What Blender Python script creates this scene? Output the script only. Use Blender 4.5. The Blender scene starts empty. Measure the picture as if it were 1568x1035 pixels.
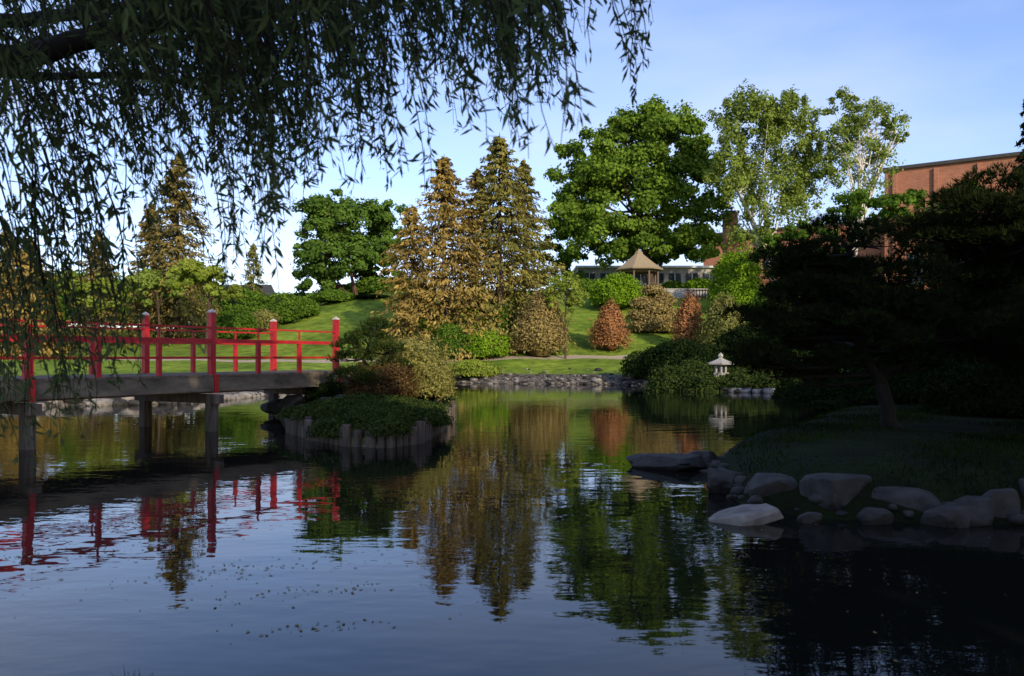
import bpy, bmesh, math
import numpy as np
from mathutils import Vector
R0=np.random.RandomState
sc=bpy.context.scene
F=1220.0; CH=1.7; HY=545.0; CX=784.0
def W(px,py,d): return np.array([(px-CX)/F*d, d, CH+(HY-py)/F*d])
def wx(px,d): return (px-CX)/F*d
def wz(py,d): return CH+(HY-py)/F*d
# ------------------------------------------------------------ materials
def newmat(name):
    m=bpy.data.materials.new(name); m.use_nodes=True
    nt=m.node_tree; nt.nodes.clear()
    out=nt.nodes.new('ShaderNodeOutputMaterial'); return m,nt,out
def N(nt,t,**kw):
    n=nt.nodes.new(t)
    for k,v in kw.items():
        if k in n.inputs: n.inputs[k].default_value=v
        else: setattr(n,k,v)
    return n
def c4(c): return (c[0],c[1],c[2],1)
def foliage(name,c1,c2,trans=.28):
    m,nt,out=newmat(name)
    at=N(nt,'ShaderNodeAttribute'); at.attribute_name='tint'
    ramp=N(nt,'ShaderNodeValToRGB'); nt.links.new(at.outputs['Fac'],ramp.inputs[0])
    ramp.color_ramp.elements[0].color=c4(c1); ramp.color_ramp.elements[1].color=c4(c2)
    d=N(nt,'ShaderNodeBsdfDiffuse')
    t=N(nt,'ShaderNodeBsdfTranslucent')
    mx=N(nt,'ShaderNodeMixShader'); mx.inputs[0].default_value=trans
    nt.links.new(ramp.outputs[0],d.inputs[0]); nt.links.new(ramp.outputs[0],t.inputs[0])
    nt.links.new(d.outputs[0],mx.inputs[1]); nt.links.new(t.outputs[0],mx.inputs[2]); nt.links.new(mx.outputs[0],out.inputs[0])
    return m
def noisy(name,c1,c2,scale=5,rough=.85,bump=.3,stretch=(1,1,1),detail=6,dist=.02,spec=.3):
    m,nt,out=newmat(name)
    tc=N(nt,'ShaderNodeNewGeometry'); mp=N(nt,'ShaderNodeMapping'); mp.inputs['Scale'].default_value=stretch
    nt.links.new(tc.outputs['Position'],mp.inputs[0])
    no=N(nt,'ShaderNodeTexNoise',Scale=scale,Detail=detail,Roughness=.6); nt.links.new(mp.outputs[0],no.inputs['Vector'])
    r=N(nt,'ShaderNodeValToRGB'); r.color_ramp.elements[0].position=.3; r.color_ramp.elements[1].position=.7
    r.color_ramp.elements[0].color=c4(c1); r.color_ramp.elements[1].color=c4(c2)
    nt.links.new(no.outputs['Fac'],r.inputs[0])
    p=N(nt,'ShaderNodeBsdfPrincipled',Roughness=rough); p.inputs['Specular IOR Level'].default_value=spec
    nt.links.new(r.outputs[0],p.inputs['Base Color'])
    b=N(nt,'ShaderNodeBump',Strength=bump,Distance=dist); nt.links.new(no.outputs['Fac'],b.inputs['Height'])
    nt.links.new(b.outputs[0],p.inputs['Normal']); nt.links.new(p.outputs[0],out.inputs[0]); return m
M={}
M['maple']=foliage('maple_leaves',(.04,.085,.012),(.19,.29,.035),.32)
M['oak']=foliage('oak_leaves',(.035,.075,.015),(.13,.22,.035),.3)
M['birch']=foliage('birch_leaves',(.10,.15,.025),(.27,.34,.07),.35)
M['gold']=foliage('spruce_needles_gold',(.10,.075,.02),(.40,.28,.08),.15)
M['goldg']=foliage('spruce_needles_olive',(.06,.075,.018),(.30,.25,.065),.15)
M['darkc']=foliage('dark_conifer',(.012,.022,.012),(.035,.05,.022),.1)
M['spr']=foliage('spruce_brown',(.06,.06,.02),(.25,.19,.06),.15)
M['lime']=foliage('lime_leaves',(.12,.18,.02),(.30,.35,.06),.35)
M['bright']=foliage('bright_shrub',(.07,.15,.010),(.23,.36,.025))
M['hedge']=foliage('hedge_green',(.035,.08,.012),(.13,.22,.025))
M['rust']=foliage('rust_shrub',(.17,.08,.035),(.50,.24,.10))
M['tan']=foliage('tan_shrub',(.13,.10,.035),(.42,.32,.12))
M['olive']=foliage('olive_shrub',(.07,.085,.022),(.28,.27,.08))
M['ishrub']=foliage('island_shrub_leaves',(.07,.075,.02),(.40,.37,.11),.3)
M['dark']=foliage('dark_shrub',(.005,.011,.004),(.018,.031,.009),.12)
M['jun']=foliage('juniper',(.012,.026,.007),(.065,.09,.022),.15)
M['redb']=foliage('redbrown_shrub',(.04,.022,.012),(.14,.09,.035),.2)
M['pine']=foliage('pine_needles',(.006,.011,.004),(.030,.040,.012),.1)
M['willow']=foliage('willow_leaves',(.035,.05,.024),(.13,.165,.07),.45)
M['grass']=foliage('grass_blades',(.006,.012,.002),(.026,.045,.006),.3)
M['bark']=noisy('bark_brown',(.03,.02,.013),(.09,.06,.04),6,.9,.6,(1,1,.3))
M['barkd']=noisy('bark_dark',(.005,.004,.003),(.016,.012,.009),14,.9,.8,(1,1,.3))
M['barkr']=noisy('bark_red',(.05,.02,.015),(.14,.07,.05),6,.9,.4,(1,1,.3))
M['barkw']=noisy('bark_birch',(.35,.32,.28),(.75,.72,.66),3,.8,.2,(1,1,2))
M['rock']=noisy('rock_dark',(.010,.0095,.009),(.050,.046,.042),5,.75,.9,detail=10,dist=.03)
M['rockl']=noisy('rock_light',(.10,.09,.08),(.29,.26,.23),5,.85,.6,detail=10,dist=.03)
M['stone']=noisy('granite',(.20,.19,.17),(.42,.40,.37),14,.85,.4,detail=8)
M['log']=noisy('weathered_log',(.035,.029,.022),(.14,.115,.09),9,.9,.8,(1,1,.15))
M['wood']=noisy('bridge_timber',(.07,.05,.035),(.18,.135,.095),7,.85,.5,(1,1,4),dist=.01)
M['concrete']=noisy('weathered_beam',(.03,.025,.018),(.20,.17,.12),1.1,.9,.4,(1,1,2.5),detail=12)
M['pale']=noisy('pale_plaster',(.26,.25,.22),(.38,.36,.33),2,.9,.1)
M['red']=noisy('red_paint',(.24,.007,.009),(.52,.020,.022),3,.42,.12,detail=10,dist=.004,spec=.5)
M['metal']=noisy('post_cap',(.35,.30,.25),(.55,.50,.44),9,.5,.1)
M['shingle']=noisy('cedar_shingle',(.16,.12,.075),(.38,.30,.19),6,.9,.6,(3,3,8))
M['coping']=noisy('coping_dark',(.03,.028,.028),(.06,.055,.05),3,.6,.1)
M['white']=noisy('white_trim',(.6,.6,.58),(.75,.74,.7),3,.6,.1)
m,nt,out=newmat('window_glass'); p=N(nt,'ShaderNodeBsdfPrincipled',Roughness=.08); p.inputs['Base Color'].default_value=(.03,.04,.05,1); nt.links.new(p.outputs[0],out.inputs[0]); M['glass']=m
m,nt,out=newmat('red_brick')
g=N(nt,'ShaderNodeTexCoord'); mp=N(nt,'ShaderNodeMapping'); mp.inputs['Rotation'].default_value=(math.pi/2,0,0)
nt.links.new(g.outputs['Object'],mp.inputs[0])
b=N(nt,'ShaderNodeTexBrick'); b.inputs['Scale'].default_value=1.0; b.inputs['Brick Width'].default_value=.5;b.inputs['Row Height'].default_value=.16;b.inputs['Mortar Size'].default_value=.015
b.inputs['Color1'].default_value=(.46,.16,.075,1); b.inputs['Color2'].default_value=(.34,.11,.055,1); b.inputs['Mortar'].default_value=(.36,.24,.18,1)
nt.links.new(mp.outputs[0],b.inputs['Vector'])
no=N(nt,'ShaderNodeTexNoise',Scale=.35,Detail=5); nt.links.new(g.outputs['Object'],no.inputs['Vector'])
mx=N(nt,'ShaderNodeMixRGB',blend_type='MULTIPLY'); mx.inputs[0].default_value=.45
nt.links.new(b.outputs[0],mx.inputs[1]); nt.links.new(no.outputs['Fac'],mx.inputs[2])
p=N(nt,'ShaderNodeBsdfPrincipled',Roughness=.9); nt.links.new(mx.outputs[0],p.inputs['Base Color']); nt.links.new(p.outputs[0],out.inputs[0]); M['brick']=m
# ------------------------------------------------------------ mesh helpers
def make(name,parts,mats,smooth=(),parent=None):
    parts=[p for p in parts if len(p[0])]
    V=np.concatenate([p[0] for p in parts]).astype(np.float32)
    T=np.concatenate([np.broadcast_to(np.asarray(p[3] if p[3] is not None else .5,dtype=np.float32),(len(p[0]),)) for p in parts])
    li=[];ls=[];mi=[];sm=[];off=0;lo=0
    for v,f,mm,t in parts:
        f=np.asarray(f); k=f.shape[1]
        li.append((f+off).ravel()); ls.append(lo+np.arange(len(f))*k); lo+=len(f)*k
        mi.append(np.full(len(f),mm)); sm.append(np.full(len(f),mm in smooth)); off+=len(v)
    li=np.concatenate(li).astype(np.int32); ls=np.concatenate(ls).astype(np.int32)
    me=bpy.data.meshes.new(name)
    me.vertices.add(len(V)); me.vertices.foreach_set('co',V.ravel())
    me.loops.add(len(li)); me.loops.foreach_set('vertex_index',li)
    me.polygons.add(len(ls)); me.polygons.foreach_set('loop_start',ls)
    me.polygons.foreach_set('material_index',np.concatenate(mi).astype(np.int32))
    me.polygons.foreach_set('use_smooth',np.concatenate(sm))
    for q in mats: me.materials.append(M[q] if isinstance(q,str) else q)
    me.update(calc_edges=True)
    a=me.attributes.new('tint','FLOAT','POINT'); a.data.foreach_set('value',np.ascontiguousarray(T))
    o=bpy.data.objects.new(name,me); sc.collection.objects.link(o)
    if parent: o.parent=parent
    return o
def nrm(a): return a/(np.linalg.norm(a,axis=-1,keepdims=True)+1e-9)
def leafq(P,Nn,size,asp,rng,axis=None):
    n=len(P)
    if axis is None: axis=rng.normal(size=(n,3))
    Nn=nrm(Nn); a=nrm(axis-(axis*Nn).sum(1,keepdims=True)*Nn); b=np.cross(Nn,a)
    s=np.broadcast_to(np.asarray(size),(n,))[:,None]
    V=np.stack([P-a*s*.5,P+b*s*asp*.5,P+a*s*.5,P-b*s*asp*.5],1).reshape(-1,3)
    return V,np.arange(4*n).reshape(n,4)
def tube(pts,rad,ns=6,mat=1,tint=.5):
    pts=np.asarray(pts,float); n=len(pts); rad=np.broadcast_to(np.asarray(rad,float),(n,))
    tg=nrm(np.gradient(pts,axis=0)); ref=np.array([.31,.95,.05]); 
    if abs(tg[0]@nrm(ref))>.9: ref=np.array([1,.1,.0])
    a=nrm(np.cross(tg,ref)); b=np.cross(tg,a)
    an=np.arange(ns)/ns*2*math.pi
    V=(pts[:,None]+rad[:,None,None]*(a[:,None]*np.cos(an)[None,:,None]+b[:,None]*np.sin(an)[None,:,None])).reshape(-1,3)
    i=np.arange(n-1)[:,None]*ns; j=np.arange(ns)[None]; j2=(j+1)%ns
    Fq=np.stack([i+j,i+j2,i+ns+j2,i+ns+j],-1).reshape(-1,4)
    return (V,Fq,mat,tint)
def bez(p0,p1,p2,n=7):
    t=np.linspace(0,1,n)[:,None]; return (1-t)**2*np.asarray(p0)+2*t*(1-t)*np.asarray(p1)+t*t*np.asarray(p2)
def sph(rng,n): return nrm(rng.normal(size=(n,3)))
def lump(D,rng,f=2.5,k=5):
    r=np.zeros(len(D))
    for i in range(k): r+=np.sin(D@rng.normal(size=3)*f*(1+i*.4)+rng.uniform(0,6.28))/(1+i*.4)
    return r/2.2
def ico(s):
    bm=bmesh.new(); bmesh.ops.create_icosphere(bm,subdivisions=s,radius=1); bm.verts.index_update()
    a=np.array([v.co[:] for v in bm.verts]); b=np.array([[v.index for v in f.verts] for f in bm.faces]); bm.free(); return a,b
ICO,ICOF=ico(5); ICS,ICSF=ico(2)
def boxp(c,s,mat=0,U=None,Vv=None):
    c=np.asarray(c,float); U=np.array([1,0,0.]) if U is None else np.asarray(U); Vv=np.array([0,1,0.]) if Vv is None else np.asarray(Vv)
    q=np.array([[-1,-1,-1],[1,-1,-1],[1,1,-1],[-1,1,-1],[-1,-1,1],[1,-1,1],[1,1,1],[-1,1,1]])*.5*np.asarray(s)
    V=c+q[:,:1]*U+q[:,1:2]*Vv+q[:,2:]*np.array([0,0,1.])
    return (V,np.array([[0,3,2,1],[4,5,6,7],[0,1,5,4],[1,2,6,5],[2,3,7,6],[3,0,4,7]]),mat,.5)
# ------------------------------------------------------------ terrain
POND=np.array([(-13,3.3),(-6,3.1),(0,3.2),(6,3.0),(14,2.6),(24,2.5),(24,6.5),(16,7.2),(9,7.6),(5.1,8.0),(4.1,8.15),(3.2,8.35),(2.65,8.9),(2.6,10.2),(3.0,12),(3.9,14.3),(5.6,16.6),(7.0,19),(9.6,23),(12,28),(15,33),(14.5,36.5),(12,36.8),(9.2,38),(7.9,41),(7.6,44),(6.5,46.5),(4.5,47.5),(2,48.2),(-1.7,49),(-4,50.5),(-7,46),(-9.5,40),(-10.7,34),(-11.5,28.5),(-16.7,26.5),(-19,20),(-16,12),(-13.6,7)])
ISL=np.array([(-5.3,19),(-4.9,17.6),(-4.0,16.1),(-3.1,15.0),(-2.3,14.75),(-1.8,15.5),(-1.65,17.5),(-1.6,21),(-1.8,24),(-3.5,25.5),(-6,25),(-7.2,23.5),(-6.2,21.5)])
def sdist(X,Y,poly):
    P=np.stack([X,Y],-1); d=np.full(X.shape,1e9); ins=np.zeros(X.shape,bool); n=len(poly)
    for i in range(n):
        a=poly[i]; b=poly[(i+1)%n]; e=b-a; w=P-a
        t=np.clip((w@e)/(e@e),0,1); d=np.minimum(d,np.hypot(w[...,0]-t*e[0],w[...,1]-t*e[1]))
        c=((a[1]>Y)!=(b[1]>Y)); xi=(b[0]-a[0])*(Y-a[1])/((b[1]-a[1]) if b[1]!=a[1] else 1e-9)+a[0]
        ins^=c&(X<xi)
    return np.where(ins,-d,d)
def Hf(X,Y):
    X=np.asarray(X,float);Y=np.asarray(Y,float)
    sd=sdist(X,Y,POND); si=-sdist(X,Y,ISL)
    kk=np.where((X>1.8)&(Y<30)&(Y>5),.5,1.2)
    out=.55*(1-np.exp(-np.maximum(sd,0)/kk)); inn=-.9*(1-np.exp(np.minimum(sd,0)/1.5))
    h=np.where(sd>0,out,inn)
    hc=np.interp(Y,[48,52,58,64,72,82,95,130],[0,.3,1.1,2.6,4.9,7.7,9,9.5]); hl=np.interp(Y,[30,48,60,75,85,100],[0,.4,1,2.6,4,4.6])
    w=np.clip((X+34)/22,0,1); w=w*w*(3-2*w)
    rx=np.clip((sd)/6,0,1)
    h=h+(hl*(1-w)+hc*w)*rx
    h=h+rx*(.06*np.sin(X*.5+1)*np.cos(Y*.43)+.04*np.sin(X*1.1+Y*.8))
    hi=.42*np.clip(si/.22,-1.5,1)+.16*np.clip(si/2,0,1)
    return np.where(si>-.3,np.maximum(h,hi),h)
def H(x,y): return float(Hf(np.array([x]),np.array([y]))[0])
def axis(lo,hi,st,far):
    a=list(np.arange(lo,hi+.01,st)); s=st; v=a[-1]
    while v<far: s*=1.13; v+=s; a.append(v)
    s=st; v=a[0]; pre=[]
    while v>-far: s*=1.13; v-=s; pre.append(v)
    return np.array(pre[::-1]+a)
xs=axis(-20,26,.2,2500); ys=axis(2,60,.2,2500)
X,Y=np.meshgrid(xs,ys); Z=Hf(X.ravel(),Y.ravel())
nx=len(xs); ny=len(ys); i,j=np.meshgrid(np.arange(nx-1),np.arange(ny-1)); k=(j*nx+i).ravel()
sdg=sdist(X.ravel(),Y.ravel(),POND)
XX=X.ravel();YY=Y.ravel()
beach=np.clip(1.3-np.abs(sdg-0.2)/1.0,0,1)
cobb=((YY>43)&(YY<54)&(XX>-3.5)&(XX<8.5))|((YY>25)&(YY<45)&(XX<-9)); beach=np.where(cobb,np.clip(1.4-sdg/2.6,0,1),beach*.3)
bank_shade=((XX>2)&(YY<34)&(YY>6)).astype(float)  # near right bank: shade under the pines painted into the ground colour
beach=np.where(bank_shade>0,0,beach)
beach=np.where(sdg<-.1,.5*(1-bank_shade),beach)
py_=57+1.2*np.sin(XX*.12); path=np.clip(1.6-np.abs(YY-py_)/.6,0,1)*(XX>-30)*(XX<40)
m,nt,out=newmat('lawn_and_shore')
geo=N(nt,'ShaderNodeNewGeometry')
def noise(s,d=5,v=None):
    n=N(nt,'ShaderNodeTexNoise',Scale=s,Detail=d); nt.links.new(geo.outputs['Position'],n.inputs['Vector']); return n
def ramp(src,c1,c2,p1=.3,p2=.7):
    r=N(nt,'ShaderNodeValToRGB'); r.color_ramp.elements[0].position=p1; r.color_ramp.elements[1].position=p2
    r.color_ramp.elements[0].color=c4(c1); r.color_ramp.elements[1].color=c4(c2); nt.links.new(src,r.inputs[0]); return r
n1=noise(.25); n2=noise(9,8); n3=noise(1.5,8)
lawn=ramp(n1.outputs['Fac'],(.085,.15,.016),(.21,.29,.04)); fine=ramp(n3.outputs['Fac'],(.5,.5,.45),(1.25,1.2,1.0))
ml=N(nt,'ShaderNodeMixRGB',blend_type='MULTIPLY'); ml.inputs[0].default_value=1; nt.links.new(lawn.outputs[0],ml.inputs[1]); nt.links.new(fine.outputs[0],ml.inputs[2])
vo=N(nt,'ShaderNodeTexVoronoi',Scale=7); nt.links.new(geo.outputs['Position'],vo.inputs['Vector'])
grv=ramp(vo.outputs['Distance'],(.22,.185,.15),(.05,.045,.04),.1,.7)
def mixa(attr,a,b):
    at=N(nt,'ShaderNodeAttribute'); at.attribute_name=attr
    ad=N(nt,'ShaderNodeMath',operation='ADD'); nt.links.new(at.outputs['Fac'],ad.inputs[0]); nt.links.new(n2.outputs['Fac'],ad.inputs[1])
    rr=ramp(ad.outputs[0],(0,0,0),(1,1,1),.85,1.0)
    x=N(nt,'ShaderNodeMixRGB'); nt.links.new(rr.outputs[0],x.inputs[0]); nt.links.new(a,x.inputs[1]); nt.links.new(b,x.inputs[2]); return x
shd=ramp(n3.outputs['Fac'],(.005,.005,.003),(.011,.018,.004)); a0=mixa('bank_shade',ml.outputs[0],shd.outputs[0])  # near-black tone over the lawn colour, painted shade of the bank
a1=mixa('beach',a0.outputs[0],grv.outputs[0])
pc=ramp(n2.outputs['Fac'],(.30,.24,.17),(.42,.35,.26)); a2=mixa('path',a1.outputs[0],pc.outputs[0])
p=N(nt,'ShaderNodeBsdfPrincipled',Roughness=.95); p.inputs['Specular IOR Level'].default_value=.1
nt.links.new(a2.outputs[0],p.inputs['Base Color'])
bp=N(nt,'ShaderNodeBump',Strength=.6,Distance=.08); nt.links.new(n2.outputs['Fac'],bp.inputs['Height']); nt.links.new(bp.outputs[0],p.inputs['Normal']); nt.links.new(p.outputs[0],out.inputs[0]); M['ground']=m
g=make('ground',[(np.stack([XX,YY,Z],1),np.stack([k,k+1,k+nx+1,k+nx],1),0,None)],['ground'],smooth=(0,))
for nm,v in (('beach',beach),('path',path),('bank_shade',bank_shade)):
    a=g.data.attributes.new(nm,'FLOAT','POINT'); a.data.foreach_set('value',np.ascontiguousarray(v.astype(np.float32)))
# water
m,nt,out=newmat('pond_water')
geo=N(nt,'ShaderNodeNewGeometry')
mp=N(nt,'ShaderNodeMapping'); mp.inputs['Scale'].default_value=(.75,1.5,1); mp.inputs['Rotation'].default_value=(0,0,.12); nt.links.new(geo.outputs['Position'],mp.inputs[0])
na=N(nt,'ShaderNodeTexNoise',Scale=1.6,Detail=2,Roughness=.45); nt.links.new(mp.outputs[0],na.inputs['Vector'])
nb=N(nt,'ShaderNodeTexNoise',Scale=6,Detail=2,Roughness=.5); nt.links.new(mp.outputs[0],nb.inputs['Vector'])
nc=N(nt,'ShaderNodeTexNoise',Scale=.16,Detail=2); nt.links.new(mp.outputs[0],nc.inputs['Vector'])
r=N(nt,'ShaderNodeValToRGB'); r.color_ramp.elements[0].position=.42; r.color_ramp.elements[1].position=.6; r.color_ramp.elements[0].color=(.12,.12,.12,1); nt.links.new(nc.outputs['Fac'],r.inputs[0])
mb=N(nt,'ShaderNodeMath',operation='MULTIPLY'); nt.links.new(nb.outputs['Fac'],mb.inputs[0]); nt.links.new(r.outputs[0],mb.inputs[1])
mb2=N(nt,'ShaderNodeMath',operation='MULTIPLY'); nt.links.new(mb.outputs[0],mb2.inputs[0]); mb2.inputs[1].default_value=.55
ad=N(nt,'ShaderNodeMath',operation='ADD'); nt.links.new(na.outputs['Fac'],ad.inputs[0]); nt.links.new(mb2.outputs[0],ad.inputs[1])
bp=N(nt,'ShaderNodeBump',Strength=1.0,Distance=.004); nt.links.new(ad.outputs[0],bp.inputs['Height'])
p=N(nt,'ShaderNodeBsdfPrincipled',Roughness=.012,IOR=1.35); p.inputs['Base Color'].default_value=(.006,.007,.006,1)
nt.links.new(bp.outputs[0],p.inputs['Normal']); nt.links.new(p.outputs[0],out.inputs[0]); M['water']=m
make('water',[(np.array([[-26,2,0],[32,2,0],[32,56,0],[-26,56,0.]]),np.array([[0,1,2,3]]),0,None)],['water'])
# ------------------------------------------------------------ vegetation generators
def deciduous(name,base,lobes,nclump,nleaf,lsize,leaf,bark,seed,tr=.35,stems=1,rcf=.2,droop=1.0,nbr=26,asp=.7):
    rng=R0(seed); parts=[]; base=np.asarray(base,float); L=np.array(lobes,float)
    w=(L[:,3]*L[:,4]*L[:,5])**.7; w/=w.sum(); li=rng.choice(len(L),nclump,p=w)
    D=sph(rng,nclump); D[:,2]=np.where((D[:,2]<-.6),-D[:,2]*.6,D[:,2]); D=nrm(D)
    rr=rng.uniform(.25,1.0,nclump)**.6*(1+.10*lump(D,rng,3))
    C=L[li,:3]+D*L[li,3:]*rr[:,None]
    rc=rcf*(L[li,3:].mean(1))*rng.uniform(.55,1.3,nclump)
    ci=np.repeat(np.arange(nclump),nleaf); n=len(ci)
    d=sph(rng,n); rad=rng.uniform(0.15,1,n)**.5
    sc3=np.array([1,1,.62*droop])
    P=C[ci]+d*rad[:,None]*rc[ci][:,None]*sc3
    P+=rng.normal(size=(n,3))*rc[ci][:,None]*.18
    Nn=d*.9+D[ci]*.4+rng.normal(size=(n,3))*.6+np.array([0,0,.2])
    V,Fq=leafq(P,Nn,lsize*rng.uniform(.55,1.3,n),asp,rng)
    ct=rng.uniform(0,1,nclump); t=np.clip(.55*ct[ci]+.45*rng.uniform(0,1,n),0,1)
    parts.append((V,Fq,0,np.repeat(t,4)))
    top=L[:,:3].mean(0)
    for s in range(stems):
        b0=base+rng.normal(size=3)*np.array([.25,.25,0])*(stems>1)
        tp=L[rng.randint(len(L)),:3] if stems>1 else top
        mid=(b0+tp)/2+rng.normal(size=3)*.5*np.array([1,1,0]); mid[:2]=mid[:2]*.5+b0[:2]*.5
        path=bez(b0-np.array([0,0,.4]),mid,tp,10); parts.append(tube(path,np.linspace(tr/(stems**.4),tr*.3,10),8))
        for q in rng.choice(nclump,nbr//stems,replace=False):
            st=path[rng.randint(4,10)]; e=C[q]
            m2=(st+e)/2+np.array([0,0,.12*np.linalg.norm(e-st)])
            parts.append(tube(bez(st,m2,e,6),np.linspace(tr*.32,tr*.06,6),5))
    return make(name,parts,[leaf,bark],smooth=(1,))
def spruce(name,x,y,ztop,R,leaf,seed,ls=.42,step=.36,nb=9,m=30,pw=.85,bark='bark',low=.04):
    rng=R0(seed); zb=H(x,y)-.2; Ht=ztop-zb; lv=np.arange(low*Ht,Ht*.99,step)
    h=np.repeat(lv,nb); h=h+rng.uniform(-step*.6,step*.6,len(h)); t=np.clip(h/Ht,0,1); ang=rng.uniform(0,2*math.pi,len(h))
    big=1+.18*np.sin(ang*3+h*.9+seed)+.14*np.sin(ang*2-h*.5)
    Lb=(R*(1-t)**pw)*rng.uniform(.5,1.15,len(h))*big+.15
    bi=np.repeat(np.arange(len(h)),m); n=len(bi); s=rng.uniform(.12,1,n)**.75
    r=Lb[bi]*s; side=rng.normal(size=n)*.11*Lb[bi]*(.35+s*(1-s)*2.2)
    ca,sa=np.cos(ang[bi]),np.sin(ang[bi])
    z=h[bi]-(.30+.12*(1-t[bi]))*Lb[bi]*s**1.3+.14*Lb[bi]*s**3-np.abs(rng.normal(size=n))*.13*(1+.06*Ht*(1-t[bi]))
    P=np.stack([x+ca*r-sa*side,y+sa*r+ca*side,zb+z],1)
    ax=np.stack([ca,sa,-.5+0*ca],1)+rng.normal(size=(n,3))*.45
    Nn=np.stack([ca*.6,sa*.6,.7+0*ca],1)+rng.normal(size=(n,3))*.55
    V,Fq=leafq(P,Nn,ls*rng.uniform(.55,1.3,n),.38,rng,ax)
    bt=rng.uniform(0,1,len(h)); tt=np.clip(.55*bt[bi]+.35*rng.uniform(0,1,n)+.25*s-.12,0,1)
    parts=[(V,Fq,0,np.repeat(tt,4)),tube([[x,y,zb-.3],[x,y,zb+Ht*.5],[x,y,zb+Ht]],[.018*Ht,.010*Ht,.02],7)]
    for q in range(0,len(h),6):
        a=ang[q];l=Lb[q]*.8
        parts.append(tube([[x,y,zb+h[q]],[x+math.cos(a)*l*.5,y+math.sin(a)*l*.5,zb+h[q]-.1*l],[x+math.cos(a)*l,y+math.sin(a)*l,zb+h[q]-.25*l]],[.05,.035,.012],4))
    return make(name,parts,[leaf,bark],smooth=(1,))
def bush(name,ells,leaf,seed,ls=.2,dens=2.2,cone=0,asp=.6,stem=True,bark='bark',shag=.06):
    rng=R0(seed); parts=[]
    for (x,y,z,rx,ry,rz) in ells:
        rz=max(rz,.08)
        A=4*math.pi*((rx*ry)**1.6/2+(rx*rz)**1.6/2)**(1/1.6)
        n=int(max(250,min(14000,dens*A/(ls*ls*asp*.5)))); D=sph(rng,n); D[:,2]=np.where(D[:,2]<-.5,-D[:,2],D[:,2])
        sd_=rng.randint(99999)
        lm=1+.15*lump(D,R0(sd_),3.2)+.06*lump(D,R0(sd_+1),9)
        sc1=np.where(D[:,2]>0,1-cone*np.clip(D[:,2],0,1)*.75,1)
        rad=lm*rng.uniform(.72,1.03,n)+np.abs(rng.normal(size=n))*shag
        P=np.stack([x+D[:,0]*rx*rad*sc1,y+D[:,1]*ry*rad*sc1,z+D[:,2]*rz*rad],1)
        V,Fq=leafq(P,D+rng.normal(size=(n,3))*.6,ls*rng.uniform(.6,1.3,n),asp,rng)
        t=np.clip(.5+.3*lump(D,R0(sd_+3),6)+rng.normal(size=n)*.22,0,1); parts.append((V,Fq,0,np.repeat(t,4)))
        lm=1+.15*lump(ICS,R0(sd_),3.2); s1=np.where(ICS[:,2]>0,1-cone*np.clip(ICS[:,2],0,1)*.75,1)
        parts.append((np.stack([x+ICS[:,0]*rx*.7*lm*s1,y+ICS[:,1]*ry*.7*lm*s1,z+ICS[:,2]*rz*.72*lm],1),ICSF,0,0.0))
        if stem:
            zb=H(x,y)
            if z-rz*.8>zb: parts.append(tube([[x,y,zb-.1],[x+.05,y,z]],[.06,.03],6))
    return make(name,parts,[leaf,bark])
def pbush(name,px,ytop,w,d,leaf,seed,ls=.2,cone=0,dens=2.2,rat=1.0,shag=.06):
    x=wx(px,d); zb=H(x,d)-.05; zt=wz(ytop,d); rx=w/2/F*d; hh=max(zt-zb,.3)
    cz=zb+hh*.42; rz=hh*.58
    return bush(name,[(x,d,cz,rx,rx*rat,rz)],leaf,seed,ls,dens,cone,shag=shag)
def needles(P,Dn,ln,n,rng,w=.009):
    k=len(P); P=np.repeat(P,n,0); D=nrm(np.repeat(Dn,n,0)+rng.normal(size=(k*n,3))*.55); L=(ln*rng.uniform(.7,1.2,k*n))[:,None]
    b=nrm(np.cross(D,rng.normal(size=(k*n,3))))*w
    V=np.stack([P-b,P+b,P+D*L],1).reshape(-1,3); return V,np.arange(3*k*n).reshape(-1,3)
def pine(name,trunk,tr,pads,seed,leaf='pine',tufts=230,nn=8,ln=.12,w=.009,bark='barkd'):
    rng=R0(seed); trunk=np.asarray(trunk,float); n=len(trunk)
    tt=np.linspace(0,n-1,n*4); T=np.stack([np.interp(tt,np.arange(n),trunk[:,i]) for i in range(3)],1)
    T[1:-1]+=rng.normal(size=(len(T)-2,3))*tr*.22
    parts=[tube(T,np.linspace(tr,tr*.3,len(T)),8)]
    for (x,y,z,r,rz) in pads:
        c=np.array([x,y,z]); cand=T[len(T)//4:]; dd=np.linalg.norm((cand-c)*np.array([1,1,1.6]),axis=1)+np.maximum(cand[:,2]-z,0)*2; s=cand[dd.argmin()]
        mid=(s+c)/2+np.array([0,0,-.06])+rng.normal(size=3)*.1
        br=bez(s,mid,c-np.array([0,0,rz*.5]),7); parts.append(tube(br,np.linspace(tr*.33,.012,7),5))
        k=int(tufts*(r/.6)**1.5); D=sph(rng,k); D[:,2]=np.where(D[:,2]<-.4,-D[:,2],D[:,2])
        P=c+D*np.array([r,r,rz])*(rng.uniform(.25,1,k)**.5*(1+.2*lump(D,rng,3)))[:,None]
        V,Ft=needles(P,D*np.array([.6,.6,.4])+np.array([0,0,.55]),ln,nn,rng,w)
        t=np.clip(rng.uniform(0,.8,k)+.15*D[:,2],0,1); parts.append((V,Ft,0,np.repeat(t,nn*3)))
        for _ in range(5):
            e=P[rng.randint(k)]; parts.append(tube([br[4],(br[4]+e)/2-np.array([0,0,.02]),e],[.014,.009,.004],4))
    return make(name,parts,[leaf,bark],smooth=(1,))
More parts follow.
